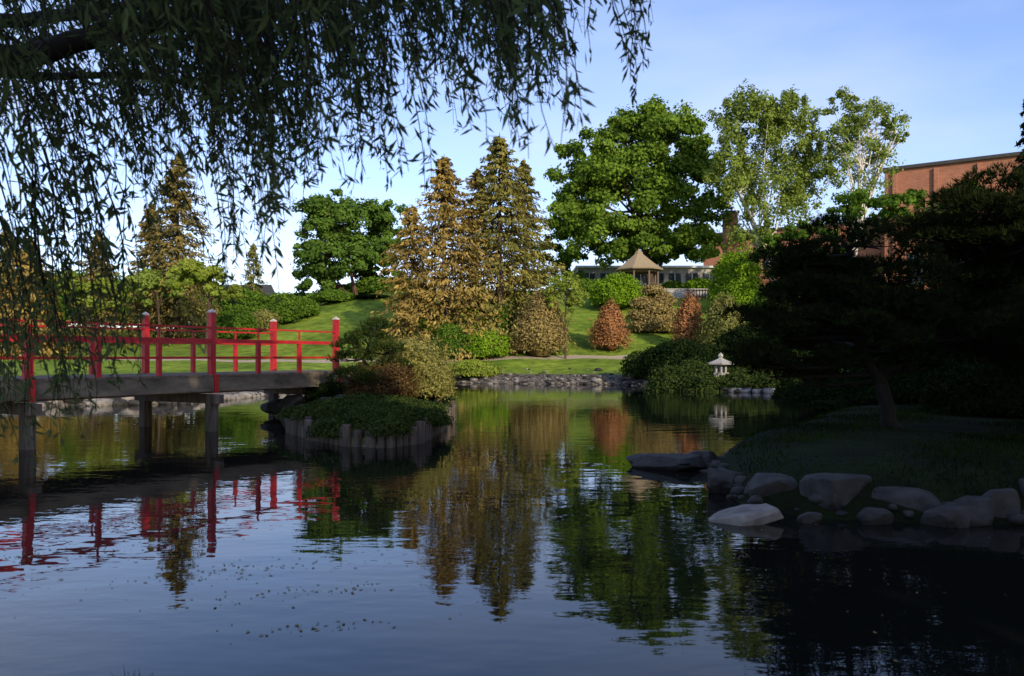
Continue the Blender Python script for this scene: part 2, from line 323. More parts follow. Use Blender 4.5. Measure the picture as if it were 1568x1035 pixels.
# ------------------------------------------------------------ background trees
def lobe(px,py,rw,rh,d,dd=0): return (wx(px,d),d+dd,wz(py,d),rw/F*d,rw/F*d*.85,rh/F*d)
def gb(px,d): x=wx(px,d); return (x,d,H(x,d))
deciduous('maple_tree',gb(1000,88),[lobe(1022,225,70,78,88),lobe(905,262,68,62,88),lobe(955,300,95,80,87),lobe(1060,300,68,85,88),lobe(880,335,52,62,87),lobe(970,225,60,60,88,2),lobe(935,368,85,42,87),lobe(1045,378,72,42,87),lobe(990,385,80,26,87)],450,200,.42,'maple','bark',11,tr=.5,rcf=.22)
deciduous('oak_tree',gb(545,86),[lobe(500,345,50,55,86),lobe(560,345,60,50,86),lobe(530,400,82,45,86),lobe(590,385,36,50,86),lobe(478,400,32,45,86),lobe(490,430,42,28,86),lobe(595,425,30,24,86)],270,160,.38,'oak','barkr',12,tr=.32,stems=3,rcf=.23)
deciduous('birch_tree',gb(1190,78),[lobe(1145,195,55,62,78),lobe(1205,200,50,62,78),lobe(1120,275,45,75,78),lobe(1185,300,70,85,78),lobe(1230,270,36,70,78),lobe(1150,370,45,40,78)],370,105,.28,'birch','barkw',13,tr=.28,stems=3,rcf=.19,droop=2.1)
deciduous('birch_tree',gb(1290,76),[lobe(1285,190,44,55,76),lobe(1335,200,52,48,76),lobe(1310,262,68,62,76),lobe(1372,200,28,28,76),lobe(1260,250,28,55,76)],150,75,.27,'birch','barkw',14,tr=.27,stems=4,rcf=.2,droop=1.4,nbr=44)
spruce('spruce_tree',wx(765,62),62,wz(203,62),7.4,'goldg',21,nb=12,m=34,pw=.78,ls=.36)
spruce('spruce_tree',wx(680,60),60,wz(236,60),6.6,'gold',22,nb=12,m=34,pw=.75,ls=.36)
spruce('spruce_tree',wx(803,64),65,wz(242,65),4.2,'goldg',23,pw=.7,ls=.36)
spruce('spruce_tree',wx(632,59),58.5,wz(312,58.5),3.8,'gold',24,pw=.7,ls=.36)
spruce('spruce_tree',wx(730,63),63.5,wz(258,63.5),5.0,'gold',37,pw=.7,ls=.36)
spruce('spruce_tree',wx(272,70),70,wz(232,70),5.8,'spr',25,nb=10,m=30,pw=.75)
spruce('spruce_tree',wx(45,60),60,wz(365,60),4.6,'gold',26)
spruce('spruce_tree',wx(-15,60),62,wz(340,60),4.6,'spr',27)
spruce('spruce_tree',wx(150,78),78,wz(352,78),4.0,'spr',28)
spruce('spruce_tree',wx(388,92),92,wz(370,92),2.9,'olive',29,m=16)
spruce('spruce_tree',wx(225,72),73,wz(310,73),4.2,'spr',30)
spruce('spruce_tree',wx(1582,50),50,wz(118,50),2.9,'darkc',31)
deciduous('lime_tree',gb(315,60),[lobe(300,430,44,34,60),lobe(340,445,30,28,60)],60,110,.28,'lime','bark',32,tr=.15,nbr=10)
deciduous('lime_tree',gb(150,62),[lobe(150,455,50,35,62),lobe(100,450,40,38,62)],60,110,.28,'lime','bark',33,tr=.15,nbr=10)
deciduous('lime_tree',gb(245,66),[lobe(240,445,40,40,66)],40,110,.28,'birch','bark',34,tr=.15,nbr=8)
deciduous('young_tree',gb(866,57),[lobe(866,445,32,30,57),lobe(845,465,18,18,57),lobe(888,465,18,18,57)],50,55,.2,'lime','bark',35,tr=.09,nbr=16,rcf=.3)
deciduous('shade_tree',gb(1210,66),[lobe(1330,325,70,38,66),lobe(1245,375,55,45,66),lobe(1175,395,42,35,66),lobe(1400,345,60,50,66),lobe(1480,325,60,45,66)],140,110,.3,'hedge','bark',36,tr=.2)
deciduous('shade_tree',gb(845,92),[lobe(845,400,45,42,92),lobe(880,415,38,30,92),lobe(820,440,40,30,92)],60,110,.36,'oak','bark',38,tr=.2)
rngb=R0(5); ell=[]
for px in list(range(-80,640,30)):
    d=rngb.uniform(88,98); x=wx(px,d); zt=wz(452+rngb.uniform(-10,12) if px>330 else 440+rngb.uniform(-25,10),d); zb=H(x,d); zt=max(zt,zb+1.6); ell.append((x,d,(zt+zb)/2-.2,2.6,2,max((zt-zb)/2+.3,.9)))
bush('distant_tree_row',ell,'hedge',40,.36,1.8,shag=.14)
# ------------------------------------------------------------ shrubs
B=[('boxwood_bush',945,423,84,74,'bright',0),('boxwood_bush',1127,392,78,72,'bright',0),('juniper_bush',935,467,52,60,'rust',.8),('barberry_bush',1055,456,44,60,'rust',.5),
('golden_bush',828,458,78,58,'tan',.5),('spruce_bush',1108,462,66,57,'olive',.4),('hedge_bush',655,487,80,60,'hedge',0),('hedge_bush',715,478,80,62,'bright',0),('hedge_bush',765,472,60,62,'hedge',0),('hedge_bush',610,492,60,61,'hedge',0),
('hedge_bush',745,508,66,57,'bright',0),('hedge_bush',690,500,56,57,'hedge',0),('shore_bush',722,553,80,51,'lime',0),('shore_bush',690,566,40,52,'bright',0),
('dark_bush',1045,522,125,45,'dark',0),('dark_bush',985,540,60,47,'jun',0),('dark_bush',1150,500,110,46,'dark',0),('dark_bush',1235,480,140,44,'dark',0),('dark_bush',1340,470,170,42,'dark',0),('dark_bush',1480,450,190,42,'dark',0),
('round_bush',362,474,58,66,'hedge',0),('round_bush',432,452,52,72,'hedge',0),('round_bush',466,458,46,74,'hedge',0),('round_bush',402,478,46,70,'olive',0),('round_bush',512,446,60,80,'hedge',0),('round_bush',570,452,50,80,'dark',0),
('round_bush',895,428,40,84,'hedge',0),('round_bush',1030,432,34,86,'hedge',0),('round_bush',1070,428,44,84,'bright',0),('dark_bush',1190,440,90,60,'hedge',0),('round_bush',1250,430,100,62,'hedge',0),('round_bush',20,500,60,62,'hedge',0),('round_bush',95,505,50,64,'olive',0),
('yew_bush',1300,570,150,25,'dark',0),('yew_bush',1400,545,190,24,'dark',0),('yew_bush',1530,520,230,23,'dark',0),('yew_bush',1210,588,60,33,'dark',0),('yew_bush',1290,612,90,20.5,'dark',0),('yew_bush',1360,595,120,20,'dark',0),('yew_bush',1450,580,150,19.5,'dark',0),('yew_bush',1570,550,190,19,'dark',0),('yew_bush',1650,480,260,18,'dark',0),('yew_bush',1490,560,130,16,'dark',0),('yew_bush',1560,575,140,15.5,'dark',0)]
for q,(nm,px,yt,w,d,lf,cn) in enumerate(B):
    pbush(nm,px,yt,w,d,lf,50+q,ls=max(.09,d*.0032) if d>17 else .07,cone=cn,dens=2.4,shag=.15 if lf in('rust','tan','olive') else .08)
e=[]
for px,yt,w,d in [(1030,566,80,39.5),(1075,574,70,38.5),(1130,572,80,38.6),(1180,573,70,38),(1215,578,50,37.6),(1150,562,70,40.5),(1060,558,60,42)]:
    x=wx(px,d); zt=wz(yt,d); zb=H(x,d); e.append((x,d,zb,w/2/F*d,1.1,max(zt-zb,.2)))
bush('juniper_mat',e,'jun',90,.13,2.6,shag=.15)
c=gb(1000,66); e=[(c[0]+dx,66+dy,wz(yy,66),r,r,r*.55) for dx,dy,yy,r in [(-.9,0,466,.9),(.8,.2,460,1.0),(0,0,446,.8),(.2,-.4,474,1.2),(1.1,0,482,.9),(-1.1,-.2,484,.95),(0,-.5,494,1.3),(-.9,-.5,502,1.0),(.9,-.4,502,1.0)]]
bush('cloud_pruned_pine',e,'tan',91,.2,2.2,shag=.16)
# island plants
x=wx(630,21); bush('island_shrub',[(x,21,1.15,.88,.9,.78),(x+.45,20.9,1.0,.5,.6,.55),(x-.15,20.6,1.5,.5,.55,.45)],'ishrub',92,.10,1.6,shag=.24,asp=.3)
bush('island_shrub',[(wx(672,20.5),20.7,.95,.33,.5,.5)],'ishrub',97,.08,2.2,shag=.15,asp=.3)
bush('red_barberry',[(wx(600,19.3),19.3,.95,.5,.5,.42),(wx(565,19.8),19.8,.95,.45,.5,.42)],'redb',93,.06,1.9,shag=.28)
pine('island_pine',[[-3.55,19.6,.5],[-3.5,19.6,1.0],[-3.65,19.7,1.6],[-3.5,19.7,2.2]],.09,[(-3.9,19.6,1.65,.55,.2),(-3.1,19.5,1.85,.5,.2),(-3.6,19.8,2.15,.6,.22),(-3.3,19.6,2.45,.4,.2),(-4.1,19.9,1.95,.42,.18),(-2.9,19.8,1.45,.45,.2),(-3.9,19.3,1.2,.5,.25),(-3.2,19.2,1.1,.5,.25)],94,leaf='jun',tufts=300,nn=9,ln=.10,w=.009)
e=[]
rg=R0(8)
while len(e)<46:
    x=rg.uniform(-5.2,-1.6); y=rg.uniform(14.9,18.9)
    s_=-sdist(np.array([x]),np.array([y]),ISL)[0]
    if s_>.12: e.append((x,y,H(x,y)-.03,rg.uniform(.28,.5),rg.uniform(.28,.5),rg.uniform(.12,.2)+.05*min(s_,1)))
bush('island_groundcover',e,'jun',95,.055,1.5,stem=False,shag=.2)
e=[(-4.9,21.2,.6,.6,.6,.45),(-4.2,22.5,.7,.8,.6,.7),(-2.3,22.6,.7,.6,.6,.7)]
bush('island_shrub',e,'dark',96,.08,2.2)
# ------------------------------------------------------------ right pines (shaded bank)
def pads(n,cx,cy,cz,rx,ry,rz,r0,r1,seed,shape=1):
    rg=R0(seed); o=[]
    while len(o)<n:
        a=rg.uniform(-1,1,3)
        if (a**2).sum()>1: continue
        r=rg.uniform(r0,r1); o.append((cx+a[0]*rx,cy+a[1]*ry,cz+a[2]*rz,r,r*.45))
    return o
zb=H(6.3,13)
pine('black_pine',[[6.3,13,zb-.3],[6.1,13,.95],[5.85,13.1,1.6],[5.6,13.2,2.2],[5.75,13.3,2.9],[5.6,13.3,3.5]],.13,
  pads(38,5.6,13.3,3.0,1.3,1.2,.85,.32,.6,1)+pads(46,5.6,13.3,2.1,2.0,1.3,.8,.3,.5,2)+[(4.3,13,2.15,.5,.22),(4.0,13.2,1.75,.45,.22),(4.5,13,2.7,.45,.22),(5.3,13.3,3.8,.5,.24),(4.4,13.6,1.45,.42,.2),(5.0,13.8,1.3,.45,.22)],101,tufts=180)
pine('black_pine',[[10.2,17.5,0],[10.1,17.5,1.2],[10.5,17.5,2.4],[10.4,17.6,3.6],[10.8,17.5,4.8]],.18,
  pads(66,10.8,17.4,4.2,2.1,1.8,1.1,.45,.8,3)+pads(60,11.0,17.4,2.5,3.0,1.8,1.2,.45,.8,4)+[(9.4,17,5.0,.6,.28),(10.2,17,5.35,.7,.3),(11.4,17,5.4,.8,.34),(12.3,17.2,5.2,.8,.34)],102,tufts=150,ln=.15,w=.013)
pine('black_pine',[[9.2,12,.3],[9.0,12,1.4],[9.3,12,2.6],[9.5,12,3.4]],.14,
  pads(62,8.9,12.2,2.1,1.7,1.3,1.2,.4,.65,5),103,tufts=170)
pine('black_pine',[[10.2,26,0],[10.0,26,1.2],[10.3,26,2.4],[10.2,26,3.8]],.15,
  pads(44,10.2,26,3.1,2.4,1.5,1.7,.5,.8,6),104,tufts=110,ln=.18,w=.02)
# off-frame trees on the near right bank (they shade the foreground)
for q,(x,y,h,r,nc_) in enumerate([(3.5,-4,12.4,4.0,70),(8.5,-9,12.6,4.3,110),(12.5,-4,10.4,4.0,110),(16.5,-5,12.6,4.4,110),(22.5,-1.5,13.2,4.8,110),(28,4,13.5,4.8,110),(31,13,13,4.6,110),(36,24,12.5,4.2,110)]):
    deciduous('bank_tree',(x,y,.4),[(x,y,h-r*.95,r,r,r*.95),(x+1,y-1,h-r*1.5,r*.9,r*.9,r*.8)],nc_,80,.65,'oak','bark',200+q,tr=.3,rcf=.3)
# ------------------------------------------------------------ willow
rng=R0(77); parts=[]
def limb(pts,r0,r1):
    pts=np.asarray(pts,float); n=len(pts); tt=np.linspace(0,n-1,n*5); T=np.stack([np.interp(tt,np.arange(n),pts[:,i]) for i in range(3)],1)
    for _ in range(3): T[1:-1]=.25*T[:-2]+.5*T[1:-1]+.25*T[2:]
    T[1:-1]+=rng.normal(size=(len(T)-2,3))*r0*.08
    parts.append(tube(T,np.linspace(r0,r1,len(T)),9)); return T
limb([[-5.6,1.2,-.1],[-5.5,1.3,1.2],[-5.35,1.6,2.6],[-5.1,1.9,4.2],[-4.6,2.2,6.0]],.34,.16)
limb([[-5.35,1.6,2.4],[-4.5,3.4,3.1],[-3.4,5.0,3.50],[-2.6,5.1,3.75],[-1.4,5.4,4.25],[.2,5.6,4.75]],.12,.03)
limb([[-5.2,1.8,3.8],[-4,3.8,4.7],[-2.2,5.2,5.2],[.4,5.2,5.3]],.11,.02)
limb([[-5.3,1.7,3.2],[-4.6,4.6,3.8],[-4.0,6.5,4.4],[-2.6,7,4.9],[-.6,6.8,5.0]],.09,.02)
limb([[-5.1,1.9,4.2],[-3.5,3.2,4.5],[-1.5,3.8,4.4],[.2,4.2,4.3]],.08,.02)
limb([[-3.4,5.0,3.5],[-2.9,5.0,3.45],[-2.3,5.1,3.5],[-1.7,5.2,3.35]],.035,.008)
prof_x=[-60,0,60,100,150,200,260,320,370,420,450,500,550,600,640,680,730,790,820,860,890,930,970,1000,1020]
prof_y=[640,600,560,520,470,450,400,350,400,450,330,290,290,275,290,240,215,235,240,215,110,70,150,40,0]
LP=[];LA=[];LN=[];LS=[];LT=[]
def strand(end,length,run,heading,big=1.0):
    n=max(5,int(length/.11)); s=np.linspace(0,1,n); hd=np.array([math.cos(heading),math.sin(heading)])
    u=(1-s)**1.8
    pts=np.zeros((n,3)); sw=.035*np.sin(s*rng.uniform(3,8)+rng.uniform(0,6))
    pts[:,0]=end[0]-hd[0]*run*u+sw; pts[:,1]=end[1]-hd[1]*run*u+sw*.5
    pts[:,2]=end[2]+length*(1-s)
    parts.append(tube(pts,np.linspace(.006,.0015,n),3))
    m=int(length/.027); q=rng.uniform(0.05,1.0,m)
    q=q+.03*np.sin(q*length*22); q=np.clip(q,0,1)
    P=np.stack([np.interp(q,s,pts[:,i]) for i in range(3)],1)
    tg=nrm(pts[-1]-pts[0]+np.array([0,0,-.3])); a=rng.uniform(0,6.28,m); out=np.stack([np.cos(a),np.sin(a),0*a],1)
    ax=nrm(out*rng.uniform(.25,1.2,m)[:,None]+tg*.9+rng.normal(size=(m,3))*.18)
    sz=big*rng.uniform(.06,.135,m)*(1.05-.35*q)
    LP.append(P+ax*sz[:,None]*.5); LA.append(ax); LN.append(rng.normal(size=(m,3))+out*.3); LS.append(sz); LT.append(np.clip(rng.uniform(0,.5)+rng.uniform(0,.5,m),0,1))
groups=[]
for _ in range(84):
    px=rng.choice([rng.uniform(-60,430),rng.uniform(200,600),rng.uniform(420,890)]); groups.append(px)
groups+= [955,968,978,960,1000,905,690,730,800,860,640,560,500,850,815,765]
for px in groups:
    d=rng.uniform(3.3,6.4); yb=np.interp(px,prof_x,prof_y); full=rng.uniform(.3,1.0)**.6 if px<900 else 1
    k=rng.randint(3,7) if px<900 else 1; hd=rng.uniform(-.6,.6)
    for _2 in range(k):
        p2=px+rng.normal()*18*5/d*(1 if px<900 else .4); d2=d+rng.normal()*.15
        ye=-20+(yb+20)*full*rng.uniform(.55,1.02)
        en=W(p2,ye,d2); zt=wz(-80,d2)+rng.uniform(0,.2)
        ln=min(zt-en[2],rng.uniform(1.3,2.3)); ln=max(ln,.35)
        strand(en,ln,ln*rng.uniform(.1,.4),hd+rng.normal()*.3)
for _ in range(50):
    cx=rng.uniform(-80,500)*rng.uniform(.6,1); cy=rng.uniform(-10,310)*(1-max(cx,0)/800); d=rng.uniform(3.4,6.6)
    for _2 in range(rng.randint(3,7)):
        en=W(cx+rng.normal()*22*5/d,cy+rng.normal()*26,d+rng.normal()*.15); ln=rng.uniform(.3,.8); strand(en,ln,ln*rng.uniform(.3,.9),rng.uniform(-1.3,1.3))
for _ in range(26):
    cx=rng.uniform(380,870); d=rng.uniform(3.8,6.4); cy=rng.uniform(-20,150)*(1-(cx-380)/1200)
    for _2 in range(rng.randint(3,6)):
        en=W(cx+rng.normal()*20,cy+rng.normal()*20,d); ln=rng.uniform(.35,.8); strand(en,ln,ln*.5,rng.uniform(-.9,.9))
for px,ye,d in [(968,160,4.2),(974,125,4.2),(960,100,4.3),(985,95,4.2),(868,225,3.1),(878,170,3.1),(822,245,3.2),(838,230,3.2),(800,220,3.2),(735,220,3.4),(722,200,3.4),(790,190,3.1),(640,295,4.2),(650,270,4.2),(600,280,4.3),(545,290,4.4),(420,455,4.4),(412,420,4.4),(372,400,4.6)]:
    strand(W(px,ye,d),wz(-60,d)-wz(ye,d),.12,rng.uniform(-.8,.8),1.1 if d<4 else 1.0)
for px,ye in [(95,690),(110,655),(80,640),(60,590),(130,610),(150,560),(185,585),(195,560),(30,640),(15,700),(170,530),(10,560),(350,480),(365,450),(70,700),(20,620),(50,660),(140,640),(120,560),(40,540),(210,500),(5,640),(165,600),(100,600),(75,560),(200,590)]:
    for _ in range(2):
        d=rng.uniform(4.0,5.2); strand(W(px+rng.normal()*9,ye-rng.uniform(-10,30),d),rng.uniform(1.0,1.7),rng.uniform(.1,.5),rng.uniform(-.8,.8))
P=np.concatenate(LP);A=np.concatenate(LA);Nn=np.concatenate(LN);S=np.concatenate(LS);T=np.concatenate(LT)
V,Fq=leafq(P,Nn,S,.2,rng,A); parts.append((V,Fq,0,np.repeat(T,4)))
make('weeping_willow',parts,['willow','barkd'],smooth=(1,))
# ------------------------------------------------------------ bridge
br=bpy.data.objects.new('red_footbridge',None); sc.collection.objects.link(br)
O=np.array([-6.77,18.0,0]); U=np.array([.502,.865,0]); Vp=np.array([-.865,.502,0]); ZD=1.28
def bb(u,v,z,su,sv,sz,mat=0): return boxp(O+U*u+Vp*v+np.array([0,0,z]),(su,sv,sz),mat,U,Vp)
u0,u1=-13.5,5.0; WD=2.4; um=(u0+u1)/2; ul=u1-u0
pl=[]; u=u0; r=R0(1)
while u<u1: pl.append(bb(u+.07,WD/2,ZD-.025+r.uniform(-.003,.003),.128,WD+.24+r.uniform(-.02,.02),.05)); u+=.14
make('deck_planks',pl,['wood'],parent=br)
make('edge_beams',[bb(um,-.06,ZD-.215,ul,.12,.32),bb(um,WD+.06,ZD-.215,ul,.12,.32)],['concrete'],parent=br)
make('stringers',[bb(um,v,ZD-.25,ul,.14,.38) for v in (.5,1.2,1.9)],['wood'],parent=br)
posts=[];mid=[];caps=[];rail=[];piers=[]
for v in (0.02,WD-.02):
    for kk in range(-3,2):
        uu=kk*4.05
        ph_=1.40 if kk>=0 or v>1 else .74
        posts.append(bb(uu,v,ZD+ph_/2,.13,.13,ph_)); posts.append(bb(uu,v-.15 if v<1 else v+.15,ZD-.2,.10,.055,.42))
        if ph_>1:
            c=O+U*uu+Vp*v; z=ZD+1.40
            q=.07; vv=[c+U*a*q+Vp*b*q+np.array([0,0,z]) for a,b in((-1,-1),(1,-1),(1,1),(-1,1))]+[c+U*a*q+Vp*b*q+np.array([0,0,z+.025]) for a,b in((-1,-1),(1,-1),(1,1),(-1,1))]+[c+np.array([0,0,z+.09])]
            vv=np.array(vv); caps.append((vv,np.array([[0,3,2,1],[0,1,5,4],[1,2,6,5],[2,3,7,6],[3,0,4,7]]),0,.5)); caps.append((vv,np.array([[4,5,8],[5,6,8],[6,7,8],[7,4,8]]),0,.5))
        if kk<1:
            for f in (1.35,2.7): mid.append(bb(uu+f,v,ZD+.36,.09,.09,.72))
        piers.append(bb(uu,v,-.05,.20,.20,1.7)); 
    for kk in range(-3,1):
        a=kk*4.05+.066; l=4.05-.132
        rail.append(bb(a+l/2,v,ZD+.765,l,.09,.085)); rail.append(bb(a+l/2,v,ZD+1.06,l,.04,.04)); 
        for f in range(3): rail.append(bb(kk*4.05+.675+1.35*f,v,ZD+.38,1.35-.11,.04,.05))
        for f in (1.35,2.7): rail.append(bb(kk*4.05+f,v,ZD+.93,.035,.035,.23))
for kk in range(-3,2): piers.append(bb(kk*4.05,WD/2,ZD-.55,.22,WD+.5,.2))
make('tall_posts',posts,['red'],parent=br); make('short_posts',mid,['red'],parent=br); make('post_caps',caps,['metal'],parent=br); make('rails',rail,['red'],parent=br); make('piers',piers,['log'],parent=br)
# ------------------------------------------------------------ log piling edge of island
r=R0(4); lp=[]
P2=np.vstack([ISL,ISL[:1]]); seg=np.linalg.norm(np.diff(P2,axis=0),axis=1); cum=np.r_[0,np.cumsum(seg)]
s=0
while s<cum[8]:
    x=np.interp(s,cum,P2[:,0]); y=np.interp(s,cum,P2[:,1]); ra=r.uniform(.05,.095); h=.38+r.uniform(-.16,.10)
    tx,ty=r.normal()*.025,r.normal()*.025
    t=tube([[x,y,-.9],[x+tx,y+ty,h-.02],[x+tx,y+ty,h],[x+tx,y+ty,h+.004]],[ra,ra*.97,ra*.88,.002],10,0,.5); lp.append(t); s+=ra*2.0+r.uniform(0,.05)
make('log_piling_edge',lp,['log'])
# ------------------------------------------------------------ rocks
def rockV(c,s,seed,rot=0,B=ICO,tilt=0):
    r=R0(seed); p=B.copy(); p=p*(1+.16*lump(B,r,1.8)+.06*lump(B,r,5)+.025*lump(B,r,13)+.010*lump(B,r,30))[:,None]
    for _ in range(12):
        n=nrm(r.normal(size=3)); l=r.uniform(.6,.82); e=np.maximum(p@n-l,0); p=p-e[:,None]*n*.92
    p[:,2]=np.where(p[:,2]>.62,.62+(p[:,2]-.62)*.25,p[:,2])
    a=rot; c_,s_=math.cos(a),math.sin(a); p=p*np.asarray(s); p[:,2]+=p[:,0]*tilt; x=p[:,0]*c_-p[:,1]*s_; y=p[:,0]*s_+p[:,1]*c_
    return np.stack([x,y,p[:,2]],1)+np.asarray(c)
for q,(px,yb,w,h,mt,dd,tl) in enumerate([(1025,718,122,20,'rock',0,0),(1148,802,112,18,'rockl',0,.18),(1163,755,40,34,'rock',.3,0),(1118,755,72,34,'rock',0,-.2),(1205,782,104,46,'rock',.25,0),(1298,792,108,58,'rock',.15,0),(1270,752,96,30,'rock',1.0,0),(1322,757,70,28,'rock',1.0,-.3),(1400,797,150,44,'rock',.2,0),(1508,804,84,38,'rock',.1,0),(1566,808,80,48,'rock',.3,0),(1458,806,70,28,'rock',0,0),(1345,802,50,22,'rock',0,0),(1240,800,34,14,'rock',0,0),(1090,724,50,24,'rock',.6,0),(1640,806,90,60,'rock',.3,0),(1370,760,80,26,'rock',1.1,0),(1178,770,40,22,'rock',.1,0)]):
    d=2074/(yb-545)+.0; x=wx(px,d); d+=dd; rx=w/2/F*d; hz=h/F*d
    o=make('rock',[(rockV((x,d+rx*.3,hz*.35),(rx*1.15,rx*.8,hz*.98),300+q,rng.uniform(-.3,.3),ICO,tl),ICOF,0,None)],[mt],smooth=(0,))
r=R0(9); st=[]
for _ in range(300):
    x=r.uniform(-3.5,8.2); 
    y=np.interp(x,[-4,-1.7,2,4.5,6.5,7.6],[50.5,49,48.2,47.5,46.5,44.3])+r.exponential(1.2)-.25
    s=r.uniform(.04,.15)*(1 if r.uniform()<.92 else 2.3); st.append((rockV((x,y,H(x,y)+s*.2),(s*1.3,s,s*.65),r.randint(9999),r.uniform(0,6),ICS),ICSF,int(r.uniform()<.45),None))
for _ in range(70):
    x=r.uniform(7.6,14.5); y=np.interp(x,[7.6,7.9,9.2,12,14.5],[44,41,38,36.8,36.5])+r.uniform(-.2,.4); s=r.uniform(.1,.34); st.append((rockV((x,y,s*.2),(s*1.3,s,s*.8),r.randint(9999),r.uniform(0,6),ICS),ICSF,int(r.uniform()<.3),None))
for _ in range(170):
    t=r.uniform(0,1)*3; x=np.interp(t,[0,1,2,3],[-18,-16.7,-11.5,-10.3]); y=np.interp(t,[0,1,2,3],[23,26.5,28.5,36])+r.uniform(-.3,.7); s=r.uniform(.08,.36); st.append((rockV((x,y,max(H(x,y),0)+s*.2),(s*1.3,s,s*.7),r.randint(9999),r.uniform(0,6),ICS),ICSF,int(r.uniform()<.5),None))
n_=0
while n_<110:
    x=r.uniform(2.4,12); y=r.uniform(7.5,13.5)
    sdv=sdist(np.array([x]),np.array([y]),POND)[0]
    if -.2<sdv<.2:
        s=r.uniform(.03,.11); st.append((rockV((x,y,H(x,y)+s*.1),(s*1.3,s,s*.8),r.randint(9999),r.uniform(0,6),ICS),ICSF,0,None)); n_+=1
V_,F_=ico(4)
for a,b,s in [(-5.7,20.7,.35),(-4.3,20.3,.22),(-3.9,20.2,.25),(-3.45,18.8,.17),(-3.2,18.6,.13),(-6.5,22.3,.4),(-4.6,19.9,.2),(-2.4,18.7,.12)]:
    st.append((rockV((a,b,H(a,b)+s*.3),(s*1.2,s,s*.8),int(s*999),0,V_),F_,0,None))
make('shore_stones',st,['rock','rockl'],smooth=(0,1))
# ------------------------------------------------------------ grass on near bank + sprouts at near edge
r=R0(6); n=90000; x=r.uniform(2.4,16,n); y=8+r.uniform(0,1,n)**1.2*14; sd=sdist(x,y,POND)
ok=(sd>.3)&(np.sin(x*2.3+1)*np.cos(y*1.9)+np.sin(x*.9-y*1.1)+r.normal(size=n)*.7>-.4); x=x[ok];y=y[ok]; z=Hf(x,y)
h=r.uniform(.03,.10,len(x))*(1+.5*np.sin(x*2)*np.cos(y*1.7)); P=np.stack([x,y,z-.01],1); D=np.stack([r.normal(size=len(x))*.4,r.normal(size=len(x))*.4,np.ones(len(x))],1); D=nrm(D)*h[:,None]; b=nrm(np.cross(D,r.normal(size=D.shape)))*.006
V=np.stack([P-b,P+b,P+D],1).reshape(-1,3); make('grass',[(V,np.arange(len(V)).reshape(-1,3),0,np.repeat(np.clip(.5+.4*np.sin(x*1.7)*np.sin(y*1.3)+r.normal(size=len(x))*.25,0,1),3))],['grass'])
P=np.tile([[-1.95,4.05,-.05]],(70,1))+r.normal(size=(70,3))*[.04,.04,0]; V,Ft=needles(P,np.tile([[0,0,1.]],(70,1))+r.normal(size=(70,3))*.3,.15,1,r,.006); make('water_reeds',[(V,Ft,0,.3)],['jun'])
# floating debris
r=R0(15); Pl=[]
for cx,cy,sx,sy,k in [(-2.2,6.3,.5,.15,130),(-4.0,6.8,.5,.25,180),(1.1,11.5,.35,.25,160),(-1.5,5.7,.4,.1,70),(0,7,3,2,70),(3.0,5.5,1.5,1,30),(-3,9,2,1,40),(-3.6,8,.4,.1,70),(-1.2,5.0,.3,.06,50)]:
    a=r.normal(size=(k,2)); Pl.append(np.stack([cx+a[:,0]*sx,cy+a[:,1]*sy+a[:,0]*sx*.3,np.full(k,.004)],1))
P=np.concatenate(Pl); V,Fq=leafq(P,np.tile([[0,0,1.]],(len(P),1)),r.uniform(.01,.045,len(P)),.5,r); make('floating_leaves',[(V,Fq,0,np.repeat(r.uniform(0,1,len(P)),4))],['tan'])
# ------------------------------------------------------------ gazebo
gz=bpy.data.objects.new('gazebo',None); sc.collection.objects.link(gz)
gx=wx(978,82); gy=82; g0=H(gx,gy); ze=wz(413,gy); za=wz(388,gy); Rr=2.55
def ring(r,z,n=8,ph=.39): a=np.arange(n)/n*6.28318+ph; return np.stack([gx+r*np.cos(a),gy+r*np.sin(a),np.full(n,z)],1)
def loft(rings,mat=0):
    n=len(rings[0]); V=np.concatenate(rings); f=[]
    for i in range(len(rings)-1):
        for j in range(n): f.append([i*n+j,i*n+(j+1)%n,(i+1)*n+(j+1)%n,(i+1)*n+j])
    return (V,np.array(f),mat,.5)
rr=[]; K=9
for i in range(K):
    t=i/K; r_=Rr*(1-t)+.35*t; z=ze+(za-ze)*(t**1.15); rr.append(ring(r_,z)); t2=(i+1)/K; rr.append(ring(Rr*(1-t2)+.35*t2+.04,ze+(za-ze)*(t2**1.15)-.03))
make('roof',[loft([ring(.1,ze+.1),ring(Rr-.05,ze-.10),ring(Rr,ze-.0)]+rr)],['shingle'],parent=gz)
make('roof_finial',[loft([ring(.42,za-.05),ring(.42,za+.12),ring(.12,za+.3),ring(.06,za+.4),ring(.005,za+.5)])],['shingle'],parent=gz)
pp=[]
for k_ in range(8):
    a=k_/8*6.28318+.39; a2=(k_+1)/8*6.28318+.39; x=gx+2.0*math.cos(a);y=gy+2.0*math.sin(a); x2=gx+2.0*math.cos(a2);y2=gy+2.0*math.sin(a2)
    pp.append(boxp((x,y,(g0+ze-.1)/2),(.16,.16,ze-.1-g0)))
    if k_!=5:
        for zz in (.35,.9): pp.append(tube([[x,y,g0+zz],[x2,y2,g0+zz]],.05,4,0))
    pp.append(tube([[x,y,ze-.2],[x2,y2,ze-.2]],.1,4,0))
make('posts_and_rails',pp,['wood'],parent=gz); make('floor',[loft([ring(2.3,g0-.3),ring(2.3,g0+.15),ring(.01,g0+.151)])],['pale'],parent=gz)
